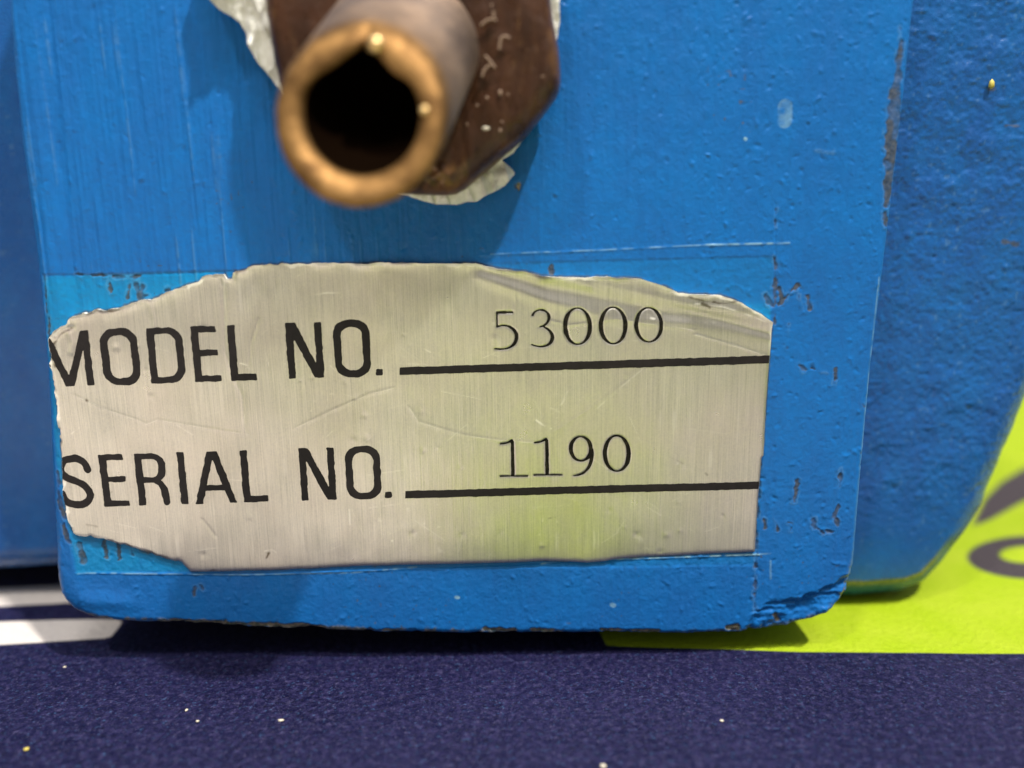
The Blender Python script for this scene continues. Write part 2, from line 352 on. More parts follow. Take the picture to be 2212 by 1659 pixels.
dirts = [([(583, 1192), (578, 1202)], 3.5, 1), ([(118, 745), (126, 735), (135, 722), (160, 707)], 2.0, .8), ([(118, 775), (124, 790)], 2.5, .8), ([(190, 1130), (215, 1135)], 2, .4), ([(190, 863), (192, 864)], 2.2, .9),
 ([(222, 668), (245, 672), (262, 668)], 2.4, .8), ([(1485, 640), (1520, 650), (1560, 655), (1590, 650)], 2.2, .9), ([(1515, 655), (1530, 662)], 5, .8), ([(1560, 640), (1610, 655)], 3, .5), ([(1330, 1055), (1340, 1056)], 2, .3),
 ([(1522, 1020), (1526, 1024)], 3, .5), ([(1445, 985), (1475, 1000)], 1.4, .3), ([(490, 592), (500, 600)], 3, .8), ([(1170, 1120), (1200, 1115)], 1.2, .4), ([(240, 1062), (246, 1060)], 2, .3)]
digit_fields = []   # filled below: functions u,w -> sdf
def foil_height(u, w, s):
    h = .045 + .016*vnoise(u, w, 1.6, 1.2, 7) + .0058*vnoise(u, w, .55, .6, 8) + .0013*vnoise(u, w, .15, .25, 9) + .0004*vnoise(u, w, .035, .5, 10)
    for P, a, wd in creases:
        d = -sd_line(u, w, pl(P), 0); h = h + a*np.exp(-(d/(wd*K))**2)
    top = sstep(4.0, 5.0, w); h = h + .028*np.exp(-s/.035)*top*(.6+.6*vnoise(u, w, .25, .25, 12)) + .010*np.exp(-s/.05)*sstep(-4.6, -5.2, u)
    edge = .016*np.exp(-(s/.02))
    h = h - edge*(1-top)
    for f in digit_fields:
        m = (u > f[0]-.1) & (u < f[1]+.1) & (w > f[2]-.1) & (w < f[3]+.1)
        d = f[4](u[m], w[m]); h[m] += -.012*sstep(-.014, .012, d)
    rng = np.random.default_rng(5)
    for _ in range(90):   # tiny dents
        cx = rng.uniform(-5.6, 3.2); cz = rng.uniform(1.0, 4.8); r = rng.uniform(.012, .05)
        m = (np.abs(u-cx) < 3*r) & (np.abs(w-cz) < 3*r); h[m] += rng.choice([-1, 1])*.10*r*np.exp(-((u[m]-cx)**2+(w[m]-cz)**2)/r**2)
    return h
def foil_attrs(u, w, s):
    sc = np.zeros(u.shape); di = np.zeros(u.shape); brk = .5+.9*vnoise(u, w, .08, .05, 31)
    for P, wd, a in marks:
        sc = np.maximum(sc, a*np.clip(brk+.2, 0, 1)*sstep(-.008, .010, sd_line(u, w, pl(P), wd*K*.55)))
    for P, wd, a in dirts:
        di = np.maximum(di, a*sstep(-.012, .012, sd_line(u, w, pl(P), wd*K*.7)+.012*vnoise(u, w, .05, .05, 33)))
    top = sstep(3.9, 4.9, w)+sstep(-4.9, -5.1, u)
    rim = sstep(.042, .010, s+.020*vnoise(u, w, .09, .09, 35))
    sc = np.maximum(sc, 1.0*rim*np.clip(top, 0, 1)*sstep(-.5, .2, vnoise(u, w, .4, .4, 37)))
    di = np.maximum(di, .5*rim*sstep(.1, .6, vnoise(u, w, .12, .12, 36))*sstep(-2.2, -3.2, u))
    rg = np.random.default_rng(17)
    for _ in range(75):                   # stray hairline scratches
        cx = rg.uniform(-5.4, 3.1); cz = rg.uniform(1.1, 4.7); an = rg.choice([rg.normal(.25, .35), rg.normal(2.6, .3), rg.uniform(0, 3.1)]); L = rg.uniform(.06, .55)**1.0; wd = rg.uniform(.0, .0035); al = rg.uniform(.15, .65)
        a = (cx, cz); b = (cx+L*math.cos(an), cz+L*math.sin(an)); x0 = min(a[0], b[0])-.03; x1 = max(a[0], b[0])+.03; y0 = min(a[1], b[1])-.03; y1 = max(a[1], b[1])+.03
        m = (u > x0) & (u < x1) & (w > y0) & (w < y1)
        if m.any(): sc[m] = np.maximum(sc[m], al*np.clip(brk[m]+.2, 0, 1)*sstep(-.009, .005, sd_line(u[m], w[m], [a, b], wd)))
    # fine brush lines and speckle
    sc = np.maximum(sc, .22*sstep(.72, .95, vnoise(u, w, .022, .55, 38))*sstep(-.2, .5, vnoise(u, w, .9, .6, 39)))
    sc = np.maximum(sc, .30*sstep(.84, .97, vnoise(u, w, .05, .045, 40))*sstep(.1, .6, vnoise(u, w, 1.1, .9, 43)))
    return {'scratch': sc, 'dirt': di, 'torn': rim*np.clip(top, 0, 1)*sstep(-.4, .1, vnoise(u, w, .4, .4, 37))}

# ------------------------------------------------------------------ glyphs
def seg(x, y, a, b, r, cap=0.0, rd=.018):
    """flat-ended stroke from a to b, half width r"""
    ax, ay = a; bx, by = b; L = math.hypot(bx-ax, by-ay); cx = (ax+bx)/2; cy = (ay+by)/2; ex = (bx-ax)/L; ey = (by-ay)/L
    px = np.abs((x-cx)*ex+(y-cy)*ey)-(L/2+cap-rd); py = np.abs(-(x-cx)*ey+(y-cy)*ex)-(r-rd)
    return rd-(np.hypot(np.maximum(px, 0), np.maximum(py, 0))+np.minimum(np.maximum(px, py), 0))
def rrect(x, y, x0, y0, x1, y1, rl, rr):
    cx = (x0+x1)/2; cy = (y0+y1)/2; hx = (x1-x0)/2; hy = (y1-y0)/2; r = np.where(x > cx, rr, rl)
    qx = np.abs(x-cx)-hx+r; qy = np.abs(y-cy)-hy+r
    return -(np.minimum(np.maximum(qx, qy), 0)+np.hypot(np.maximum(qx, 0), np.maximum(qy, 0))-r)
R = .067
def g_O(x, y, W): return np.minimum(rrect(x, y, 0, -.015, W, 1.015, .26, .26), -rrect(x, y, 2*R, 2*R-.02, W-2*R, 1.02-2*R, .16, .16))
def g_D(x, y, W): return np.minimum(rrect(x, y, 0, 0, W, 1, .02, .28), -rrect(x, y, 2*R, 2*R-.02, W-2*R, 1.02-2*R, .01, .17))
def g_E(x, y, W): return np.maximum.reduce([seg(x, y, (R, 0), (R, 1), R), seg(x, y, (0, .055), (W, .055), .055), seg(x, y, (0, .945), (W*.93, .945), .055), seg(x, y, (R, .52), (W*.95, .52), .055)])
def g_L(x, y, W): return np.maximum(seg(x, y, (R, 0), (R, 1), R), seg(x, y, (0, .06), (W, .06), .06))
def clip1(y, d): return np.minimum(d, np.minimum(y, 1-y))
def g_N(x, y, W): return np.maximum.reduce([seg(x, y, (R*.95, 0), (R*.95, 1), R*.95), seg(x, y, (W-R*.95, 0), (W-R*.95, 1), R*.95), clip1(y, seg(x, y, (R*.6, 1.12), (W-R*.6, -.12), R*1.05))])
def g_M(x, y, W):
    m = W*.5; return np.maximum.reduce([seg(x, y, (R, 0), (R, 1), R*.95), seg(x, y, (W-R, 0), (W-R, 1), R*.95), clip1(y, seg(x, y, (R*1.1-.045, 1.15), (m+.045, -.15), R)), clip1(y, seg(x, y, (W-R*1.1+.045, 1.15), (m-.045, -.15), R))])
def g_I(x, y, W): return seg(x, y, (W/2, 0), (W/2, 1), R*.98)
def g_A(x, y, W): return np.maximum.reduce([clip1(y, seg(x, y, (R*.75-.04, -.12), (W/2-R*.45+.035, 1.1), R*.98)), clip1(y, seg(x, y, (W-R*.75+.04, -.12), (W/2+R*.45-.035, 1.1), R*.98)), seg(x, y, (W*.25, .30), (W*.75, .30), .055)])
def g_R(x, y, W):
    bowl = np.minimum(rrect(x, y, 0, .43, W*.94, 1, .02, .24), -rrect(x, y, 2*R, .43+.11, W*.94-2*R, .89, .01, .13))
    leg = sd_line(x, y, [(W*.62, .46), (W*.74, .42), (W*.83, .32), (W-R, .06)], [R*.85, R*.9, R*.95, R*.98])
    return np.maximum.reduce([seg(x, y, (R, 0), (R, 1), R), bowl, leg])
def g_S(x, y, W):
    P = [(.93, .72), (.86, .86), (.68, .94), (.45, .95), (.22, .90), (.10, .78), (.13, .66), (.30, .57), (.55, .50), (.80, .41), (.92, .28), (.88, .15), (.70, .06), (.45, .045), (.20, .09), (.08, .20), (.06, .27)]
    return sd_line(x, y, smooth_line([(W*a, b) for a, b in P]), R)
def smooth_line(P, n=2):
    P = np.asarray(P, float)
    for _ in range(n):
        Q = [P[0]]
        for a, b in zip(P, P[1:]): Q += [a*.75+b*.25, a*.25+b*.75]
        P = np.array(Q+[P[-1]])
    return P
def g_dot(x, y, W): return rrect(x, y, 0, 0, W, .125, .03, .03)
# stamped digits: thin serif figures
def sl(P, W, r):
    P = np.array([(W*a, b) for a, b in P]); t0 = np.linspace(0, 1, len(P)); t = np.linspace(0, 1, 3*len(P))
    Q = smooth_line(P, 2); tq = np.linspace(0, 1, len(Q)); return Q, np.interp(tq, t0, r)
TK, TN = .056, .018
def d_0(x, y, W):
    t = np.linspace(0, 2*np.pi, 37); rr = TN+(TK-TN)*np.abs(np.cos(t))**1.4
    return sd_line(x, y, np.stack([W/2+(W/2-TK*.6)*np.cos(t), .5+(.5-TN)*np.sin(t)], 1), rr)
def d_1(x, y, W):
    return np.maximum.reduce([sd_line(x, y, [(W*.46, .06), (W*.46, .93)], [.046, .040]), sd_line(x, y, [(0, .03), (W, .03)], .014), sd_line(x, y, [(.02, .88), (W*.25, .90), (W*.44, .97)], [.020, .022, .03])])
def d_5(x, y, W):
    Q, r = sl([(.14, .60), (.40, .64), (.68, .60), (.90, .48), (.96, .33), (.86, .16), (.62, .05), (.35, .02), (.04, .035)], W, [.015, .020, .028, .043, .048, .040, .026, .018, .014])
    return np.maximum.reduce([sd_line(x, y, Q, r), sd_line(x, y, [(W*.16, .96), (W*.78, .965)], [.028, .032]), sd_line(x, y, [(W*.15, .96), (W*.15, .60)], [.026, .022])])
def d_3(x, y, W):
    a, ra = sl([(.10, .84), (.18, .93), (.40, .98), (.66, .95), (.80, .82), (.74, .66), (.55, .56), (.36, .53)], W, [.03, .024, .018, .027, .041, .035, .02, .012])
    b, rb = sl([(.55, .54), (.76, .47), (.92, .34), (.90, .18), (.72, .06), (.45, .02), (.20, .04), (.04, .08)], W, [.014, .027, .043, .045, .03, .02, .015, .012])
    return np.maximum(sd_line(x, y, a, ra), sd_line(x, y, b, rb))
def d_9(x, y, W):
    t = np.linspace(0, 2*np.pi, 31); rr = TN+(TK-TN-.008)*np.abs(np.cos(t))**1.4
    lo = sd_line(x, y, np.stack([W*.47+(W*.47-.03)*np.cos(t), .68+.30*np.sin(t)], 1), rr)
    b, rb = sl([(.93, .66), (.94, .50), (.86, .28), (.64, .10), (.40, .03), (.14, .005)], W, [.04, .044, .037, .027, .019, .012])
    return np.maximum(lo, sd_line(x, y, b, rb))
GL = dict(M=g_M, O=g_O, D=g_D, E=g_E, L=g_L, N=g_N, S=g_S, R=g_R, I=g_I, A=g_A)
GL.update({'.': g_dot, '0': d_0, '1': d_1, '3': d_3, '5': d_5, '9': d_9})

def glyph(ch, xl, xr, base, top, name='printed_letter', k=None):
    """xl,xr: px at mid height; base/top: px height functions of x"""
    xm = (xl+xr)/2; k = (1230-xm)/8200 if k is None else k
    H = base(xm)-top(xm)
    def pt(x, f):            # f 0..1 up from the baseline
        y = base(x)*(1-f)+top(x)*f; return (x+k*H*(.5-f), y)
    q = face([pt(xl, 0), pt(xr, 0), pt(xm, 0), pt(xm, 1)])
    ex = q[1]-q[0]; ey = q[3]-q[2]; Hc = np.linalg.norm(ey); Wd = np.linalg.norm(ex)/Hc; o = q[0]
    M2 = np.linalg.inv(np.array([ex/np.linalg.norm(ex), ey/Hc]).T)
    def sdf(u, w):
        x = (M2[0, 0]*(u-o[0])+M2[0, 1]*(w-o[1]))/Hc; y = (M2[1, 0]*(u-o[0])+M2[1, 1]*(w-o[1]))/Hc
        return GL[ch](x, y, Wd)*Hc
    c = np.array([o, o+ex, o+ey, o+ex+ey]); bb = (c[:, 0].min()-.05, c[:, 0].max()+.05, c[:, 1].min()-.05, c[:, 1].max()+.05)
    return name, ch, bb, sdf
lin = lambda x0, y0, x1, y1: (lambda x: y0+(y1-y0)*(x-x0)/(x1-x0))
b1 = lin(200, 830.9, 800, 811); t1 = lin(183, 713.0, 790, 691)
b2 = lin(200, 1093.0, 820, 1073.5); t2 = lin(200, 981, 810, 962)
G = []
for ch, a, b in (('M', 243, 505), ('O', 562, 762), ('D', 815, 1006), ('E', 1053, 1197), ('L', 1250, 1388), ('N', 1562, 1753), ('O', 1814, 2010)):
    G.append(glyph(ch, a*.3983, b*.3983, b1, t1))
G.append(glyph('.', 2034*.3983, 2074*.3983, b1, t1))
for ch, a, b in (('S', 326, 503), ('E', 558, 697), ('R', 748, 920), ('I', 977, 1016), ('A', 1062, 1272), ('L', 1316, 1450), ('N', 1633, 1821), ('O', 1880, 2068)):
    G.append(glyph(ch, a*.3983, b*.3983, b2, t2))
G.append(glyph('.', 2084*.3983, 2124*.3983, b2, t2))
def rowz(f, L, k=.012):
    for ch, x0, x1, y0, y1 in L:
        (ax, ay), (bx, by) = f([(x0, y0), (x1, y1)])
        G.append(glyph(ch, ax, bx, (lambda v: (lambda x: v))(by), (lambda v: (lambda x: v))(ay), 'stamped_digit', k))
rowz(z6, [('5', 590, 712, 458, 655), ('3', 775, 895, 448, 643), ('0', 943, 1080, 440, 630), ('0', 1122, 1258, 437, 627), ('0', 1300, 1437, 440, 617)])
rowz(z7, [('1', 622, 760, 155, 345), ('1', 793, 934, 148, 340), ('9', 972, 1092, 138, 340), ('0', 1143, 1275, 133, 320)])
for nm, ch, bb, f in G:
    if nm == 'stamped_digit': digit_fields.append((*bb, f))

# ------------------------------------------------------------------ nameplate
ST = .0125
plate = relief('nameplate', np.arange(stkP[:, 0].min()-.05, stkP[:, 0].max()+.05, ST), np.arange(stkP[:, 1].min()-.05, stkP[:, 1].max()+.05, ST),
    sd_sticker, foil_height, to_wall(0), 0.0, M_foil, machine, 'torn silvery foil plate stamped 53000 and 1190', foil_attrs)
def lay(nm, bb, f, off, mat, lab=None, wob=.006, seed=60):
    def sdf(u, w):
        return np.minimum(f(u, w)+wob*fbm(u, w, .07, seed, 2), sd_sticker(u, w)-.004)
    def hh(u, w, s):
        h = foil_height(u, w, np.maximum(sd_sticker(u, w), 0)); return h+off-.0015*np.exp(-s/.01)
    return relief(nm, np.arange(bb[0], bb[1], .0105), np.arange(bb[2], bb[3], .0105), sdf, hh, to_wall(0), lambda u, w: foil_height(u, w, np.maximum(sd_sticker(u, w), 0))-.002, mat, plate, lab)
for i, (nm, ch, bb, f) in enumerate(G):
    if nm == 'printed_letter': lay(nm, bb, f, .004, M_ink, 'black printed '+('full stop' if ch == '.' else 'capital '+ch), seed=60+i)
    else: lay(nm, bb, f, .0045, M_stamp, 'stamped figure '+ch, wob=.003, seed=90+i)
for j, P in enumerate((z6([(118, 742), (1975, 681), (1973, 721), (118, 781)]), z7([(147, 412), (1925, 367), (1924, 404), (147, 450)]))):
    q = face(P); bb = (q[:, 0].min()-.05, q[:, 0].max()+.05, q[:, 1].min()-.05, q[:, 1].max()+.05)
    lay('printed_line', bb, lambda u, w, q=q: sd_poly(u, w, q), .004, M_ink, ('long black rule under the figures 53000', 'long black rule under the figures 1190')[j], wob=.004, seed=80+j)

# ------------------------------------------------------------------ front cover
coverP = face([(-40, -620), (2, -300), (8, -60), (14, 60), (35, 300), (62, 500), (84, 700), (97, 900), (105, 1080), (110, 1180), (112, 1240), (118, 1285), (128, 1305), (150, 1325), (185, 1338), (260, 1345), (420, 1351), (650, 1362),
    (850, 1370), (1100, 1371), (1330, 1370), (1500, 1372), (1600, 1370), (1680, 1362), (1740, 1350), (1790, 1330), (1822, 1305), (1838, 1275), (1848, 1220), (1856, 1120), (1866, 1000), (1885, 800), (1915, 560), (1946, 300), (1966, 120), (1980, 0), (1998, -200), (2020, -620)])
chips_d = [([(1626.6+.4086*x, .4086*y) for x, y in ((785, 215), (770, 350), (765, 430), (753, 530), (748, 610), (738, 700), (732, 800), (722, 900), (717, 1000), (712, 1045), (705, 1080))], [5, 7, 9, 15, 16, 15, 14, 13, 12, 7, 5]),
  ([(1912, 462), (1914, 484)], [6, 6]), ([(1945, 60), (1948, 80)], [2, 2]),
  ([(1190, 578), (1192, 590)], [4, 4]), ([(1675, 450), (1675, 490)], 1.4), ([(1675, 557), (1674, 700)], 1.7), ([(1652, 640), (1672, 662)], 4), ([(1676, 668), (1700, 640), (1722, 615)], [2, 3.5, 5]), ([(1684, 622), (1690, 648)], 3),
  ([(1725, 640), (1738, 680)], 1.3), ([(1745, 640), (1747, 668)], [2.5, 4]), ([(1728, 790), (1740, 800), (1752, 796)], [5, 5, 2]), ([(1752, 796), (1790, 806)], 1.2), ([(1806, 795), (1803, 828)], [3, 4]),
  ([(1721, 1042), (1716, 1082)], [6, 7]), ([(1818, 1012), (1814, 1052)], [4, 4]), ([(1812, 1090), (1802, 1118)], [3, 4]), ([(1652, 1125), (1654, 1140)], 3.5), ([(1677, 1126), (1680, 1146)], 4), ([(1704, 1128), (1714, 1132), (1708, 1146)], 4),
  ([(1757, 1122), (1762, 1142)], 3.5), ([(1764, 1140), (1778, 1152)], 4), ([(1786, 1146), (1796, 1150)], 6), ([(1806, 1124), (1810, 1136)], [5, 3]), ([(1860, 870), (1868, 880)], 4), ([(1862, 980), (1868, 1010)], 2), ([(1700, 750), (1705, 700)], 1.2),
  ([(123, 1022), (128, 1045)], [5, 6]), ([(126, 1070), (134, 1100), (140, 1115)], [7, 9, 6]), ([(108, 1115), (112, 1130)], 4), ([(138, 1135), (150, 1170)], [4, 5]), ([(172, 1175), (182, 1212)], [6, 6]), ([(225, 1172), (228, 1205)], [7, 8]), ([(254, 1176), (258, 1208)], [3, 5]),
  ([(283, 1182), (285, 1200)], 2), ([(305, 1185), (322, 1195)], 5), ([(236, 612), (238, 632)], [4, 3]), ([(279, 618), (277, 640)], 4), ([(292, 618), (302, 640), (318, 638)], [6, 7, 4]), ([(308, 620), (305, 632)], 5), ([(358, 628), (365, 625)], 4),
  ([(97, 590), (98, 680)], 1.3), ([(105, 690), (108, 770)], 3), ([(118, 745), (112, 780)], 5), ([(245, 598), (288, 599), (300, 596)], [3, 3, 1.5]), ([(230, 596), (160, 592)], 1), ([(420, 1270), (422, 1285)], 3), ([(436, 1264), (438, 1272)], 3),
  ([(1663, 700), (1648, 900), (1640, 1060), (1632, 1195), (1630, 1320)], 1.5), ([(1118, 402), (1120, 404)], 3), ([(1760, 325), (1800, 330)], .9)]
bares = [([(130, 1296), (140, 1312), (158, 1326)], [5, 8, 7]), ([(1574, 1358), (1592, 1356)], [7, 9]), ([(1830, 1265), (1822, 1300), (1800, 1328), (1770, 1345)], [4, 7, 6, 5]), ([(370, 1343), (480, 1347), (560, 1350), (640, 1354), (700, 1358)], [5, 7, 4, 8, 5]), ([(1050, 1361), (1110, 1363)], [7, 6]), ([(1150, 1362), (1190, 1364)], [6, 6]), ([(800, 1362), (860, 1364)], [2, 5]), ([(1300, 1362), (1420, 1365)], [3, 5]),
  ([(1835, 1272), (1840, 1260)], 3), ([(1120, 398), (1121, 408)], 4), ([(1676, 1330), (1684, 1345)], 2.5)]
scuffs = [([(1696, 230), (1695, 260)], [14, 15], .34), ([(1060, 549), (1300, 540), (1500, 530), (1700, 526)], 1.3, .40), ([(1520, 529), (1705, 525)], 1.7, .6), ([(170, 1238), (500, 1241), (760, 1237), (900, 1225)], 1.2, .55), ([(1170, 1218), (1230, 1210), (1640, 1198)], 1.5, .9),
  ([(1640, 1197), (1665, 1196)], 1.0, .5), ([(1322, 1306), (1326, 1308)], 5, .6), ([(985, 1290), (990, 1291)], 3.5, .8), ([(1609, 300), (1611, 301)], 3, .9), ([(1900, 600), (1870, 900), (1852, 1150)], 1.6, .35), ([(1665, 1212), (1665, 1250)], 2, .35)]
peel = face([(90, 594), (1676, 552), (1668, 700), (1634, 1222), (165, 1240), (118, 1000), (96, 740)])
dent = face([(1596, 1352), (1640, 1300), (1700, 1290), (1760, 1272), (1800, 1262), (1826, 1236), (1880, 1240), (1880, 1420), (1590, 1420)])
line_top = face([(1040, 551), (1300, 541), (1500, 531), (1705, 525)]); line_bot = face([(165, 1238), (560, 1241), (900, 1228), (1240, 1212), (1640, 1198)])
line_r = face([(1675, 440), (1675, 560), (1668, 700), (1650, 900), (1634, 1195), (1630, 1330)]); line_l = face([(90, 594), (300, 594), (520, 586)]); line_l2 = face([(92, 594), (98, 690), (108, 780)])
def sd_cover(u, w): return sd_poly(u, w, coverP)+.010*fbm(u, w, .22, 3, 3)*sstep(2.2, .9, w)
def fields(u, w, L):
    f = np.full(u.shape, -1e9)
    for P, r in L:
        q = pl(P); pad = np.max(r)*K+.15; m = (u > q[:, 0].min()-pad) & (u < q[:, 0].max()+pad) & (w > q[:, 1].min()-pad) & (w < q[:, 1].max()+pad)
        if m.any():
            g = sd_line(u[m], w[m], q, np.asarray(r)*K); f[m] = np.maximum(f[m], g)
    return f
def chip_field(u, w): return fields(u, w, chips_d)+.024*fbm(u, w, .09, 21, 4)-.003
def speckles(u, w, n, rmin, rmax, box, seed, tall=1.0, hmul=.22, neg=.4):
    rng = np.random.default_rng(seed); h = np.zeros(u.shape)
    order = np.argsort(u); us_ = u[order]
    cx = rng.uniform(box[0], box[1], n); cz = rng.uniform(box[2], box[3], n); r = rng.uniform(0, 1, n)**2*(rmax-rmin)+rmin
    an = rng.uniform(0, np.pi, n); el = rng.uniform(1, 2.2, n); sg = np.where(rng.uniform(0, 1, n) < neg, -1, 1)
    for i in range(n):
        R3 = 3*r[i]*el[i]*max(tall, 1); a = np.searchsorted(us_, cx[i]-3*r[i]*el[i]); b = np.searchsorted(us_, cx[i]+3*r[i]*el[i]); ix = order[a:b]
        ww = w[ix]-cz[i]; k = np.abs(ww) < R3; ix = ix[k]
        if not len(ix): continue
        dx = u[ix]-cx[i]; dz = (w[ix]-cz[i])/tall; c, s = math.cos(an[i]), math.sin(an[i])
        p = dx*c+dz*s; q = -dx*s+dz*c
        h[ix] += sg[i]*hmul*r[i]*np.exp(-(p/(r[i]*el[i]))**2-(q/r[i])**2)
    return h
def cover_height(u, w, s):
    rr = .10+.10*sstep(-5.6, -6.1, u)
    t = np.clip(s/rr, 0, 1); h = -(rr-np.sqrt(np.maximum(rr**2-((1-t)*rr)**2, 0)))
    # shallow rolled bead along the left edge
    h = h+.03*np.exp(-((s-.30)/.12)**2)*sstep(-5.0, -5.6, u)-.022*np.exp(-((s-.50)/.07)**2)*sstep(-5.0, -5.6, u)*sstep(4.2, 5.5, w)
    peeled = sd_poly(u, w, peel); inside = sstep(-.01, .02, peeled)
    # brush streaks, strongest upper left
    st = sstep(2.5, -4.5, u)*sstep(4.0, 5.2, w)
    h = h+st*(.0060*vnoise(u, w, .06, 1.1, 51)+.0055*vnoise(u, w, .035, .6, 52)+.009*sstep(.62, .92, vnoise(u, w, .05, 1.3, 53)))
    h = h+.0020*vnoise(u, w, .09, .13, 54)+.0022*vnoise(u, w, .05, .7, 50)+.0016*vnoise(u, w, .04, .045, 55)+.008*vnoise(u, w, 1.1, 1.4, 56)
    h = h+inside*(.0020*vnoise(u, w, .055, .065, 57)-.006)
    h = h+speckles(u, w, 2200, .006, .024, (-6.3, 5.6, -.2, 11), 58, 1.25, .44, .35)
    h = h+speckles(u, w, 1300, .007, .025, (2.2, 5.6, 0, 11), 59, 1.0, .46, .5)
    for L, a, wd in ((line_top, .006, .016), (line_bot, .010, .014), (line_r, -.007, .012), (line_l, -.005, .014), (line_l2, -.006, .016)):
        d = -sd_line(u, w, L, 0); h = h+a*(.6+.8*np.abs(vnoise(u, w, .08, .08, 61)))*np.exp(-(d/wd)**2)
    c = chip_field(u, w); h = h-.009*sstep(-.006, .012, c)+.003*np.exp(-((c+.016)/.012)**2)+.004*sstep(0, .02, c)*fbm(u, w, .05, 62, 2)
    b = fields(u, w, bares)+.02*fbm(u, w, .10, 63, 3); h = h-.03*sstep(-.02, .03, b)
    d = sd_poly(u, w, dent)+.05*fbm(u, w, .30, 64, 3)
    h = h-.05*sstep(0, .12, d)+sstep(0, .05, d)*(.030*fbm(u, w, .22, 65, 4)+.016*vnoise(u, w, .5, .05, 66))
    # small nicks all along the bottom arris
    h = h-.035*sstep(.25, .8, fbm(u, w, .20, 67, 3))*sstep(.10, .0, s)*sstep(1.8, .9, w)
    return h
def cover_attrs(u, w, s):
    chip = sstep(-.007, .007, chip_field(u, w))*(.62+.33*sstep(-.5, .3, vnoise(u, w, .12, .12, 78)))
    pe = sd_poly(u, w, peel)+.01*fbm(u, w, .1, 71, 2); fresh = sstep(-.012, .05, pe)
    fresh = fresh*(.25+.75*np.maximum(sstep(3.55, 4.6, w)*np.maximum(sstep(5.02, 4.86, w+0*u), sstep(-3.5, -3.8, u)), sstep(-3.3, -4.0, u)*1.0))
    # a left strip of fresher paint where the foil has gone
    bare = sstep(-.004, .010, fields(u, w, bares)+.020*fbm(u, w, .10, 63, 3))
    nick = sstep(-.25, .35, fbm(u, w, .16, 72, 3)+.5*sstep(.5, -.5, u)-.15)*sstep(.105, .05, s+.02*vnoise(u, w, .05, .05, 70))*sstep(1.7, 1.1, w)*(.3+.7*sstep(2.6, 1.8, u)); bare = np.maximum(bare, .9*nick)
    dn = sd_poly(u, w, dent); bare = np.maximum(bare, .7*sstep(.35, .7, fbm(u, w, .13, 73, 3))*sstep(.14, .02, s)*sstep(0, .1, dn))
    sc = np.zeros(u.shape); brk = np.clip(.65+.8*vnoise(u, w, .07, .07, 74), 0, 1)
    for P, r, a in scuffs: sc = np.maximum(sc, a*brk*sstep(-.01, .008, sd_line(u, w, pl(P), np.asarray(r)*K)))
    c0 = fields(u, w, chips_d)+.024*fbm(u, w, .09, 21, 4)-.003; sc = np.maximum(sc, .12*np.exp(-((c0+.018)/.010)**2)*sstep(-.5, .6, vnoise(u, w, .1, .1, 75)))
    sc = np.maximum(sc, .10*brk*st_line(u, w))
    sk = sd_sticker(u, w); chip = np.maximum(chip, .75*sstep(-.030, -.012, sk)*sstep(-.55, .1, vnoise(u, w, .12, .12, 79)))  # grime line round the foil, doubling as painted crevice shade
    dk = sstep(.86, .95, vnoise(u, w, .045, .05, 76))*sstep(.3, .6, vnoise(u, w, 1.0, 1.0, 77)); chip = np.maximum(chip, .8*dk)
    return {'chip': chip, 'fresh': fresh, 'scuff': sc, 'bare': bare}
def st_line(u, w): return sstep(2.0, -4.5, u)*sstep(4.0, 5.2, w)*sstep(.70, .92, vnoise(u, w, .05, 1.3, 53))
x0, x1 = coverP[:, 0].min()-.05, coverP[:, 0].max()+.05
ztop = face([(1106, -60)])[0][1]
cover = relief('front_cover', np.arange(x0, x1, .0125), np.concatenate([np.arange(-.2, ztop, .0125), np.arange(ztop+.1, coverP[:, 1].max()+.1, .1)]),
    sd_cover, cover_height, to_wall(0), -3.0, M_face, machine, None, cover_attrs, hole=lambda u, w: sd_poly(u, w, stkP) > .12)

# ------------------------------------------------------------------ main body behind the cover
YB = 1.25
L_ = face([(-420, -700), (-420, 1262), (0, 1248), (112, 1240)], 1.9); R_ = face([(1500, 1292), (1840, 1290), (1940, 1281), (1994, 1258), (2034, 1216), (2084, 1150), (2126, 1088), (2196, 925), (2266, 760), (2330, 540), (2400, 100), (2420, -600)], YB+.45)
bodyP = np.concatenate([L_, R_])
def sd_body(u, w): return sd_poly(u, w, bodyP)
def body_height(u, w, s):
    left = sstep(-3, -4.5, u)
    rt = sstep(3.5, 4.5, u); low = sstep(1.5, .9, w); r = (.50-.30*low*rt)+.18*sstep(3.5, 6.5, u)*sstep(.6, 2.0, w)
    t = np.clip(s/r, 0, 1); h = -(r-np.sqrt(np.maximum(r*r-((1-t)*r)**2, 0)))
    h = h-.62*np.maximum(0, .47-s)*low*rt-.65*left-.13*np.exp(-s/.50)*sstep(3.5, 5, u)
    amp = sstep(4.5, 5.2, u)*sstep(.8, 2.6, w)+.15
    h = h+amp*(.0035*vnoise(u, w, .10, .10, 81)+.0050*vnoise(u, w, .055, .05, 82)+.0022*vnoise(u, w, .032, .03, 87)+.010*vnoise(u, w, .35, .3, 83))
    h = h+.02*vnoise(u, w, 1.5, 2, 84)+.04*left*vnoise(u, w, 1.0, 5, 85)
    h = h+speckles(u, w, 1100, .012, .04, (4.8, 9, 1.2, 11.5), 86, 1, .34, .5)
    return h
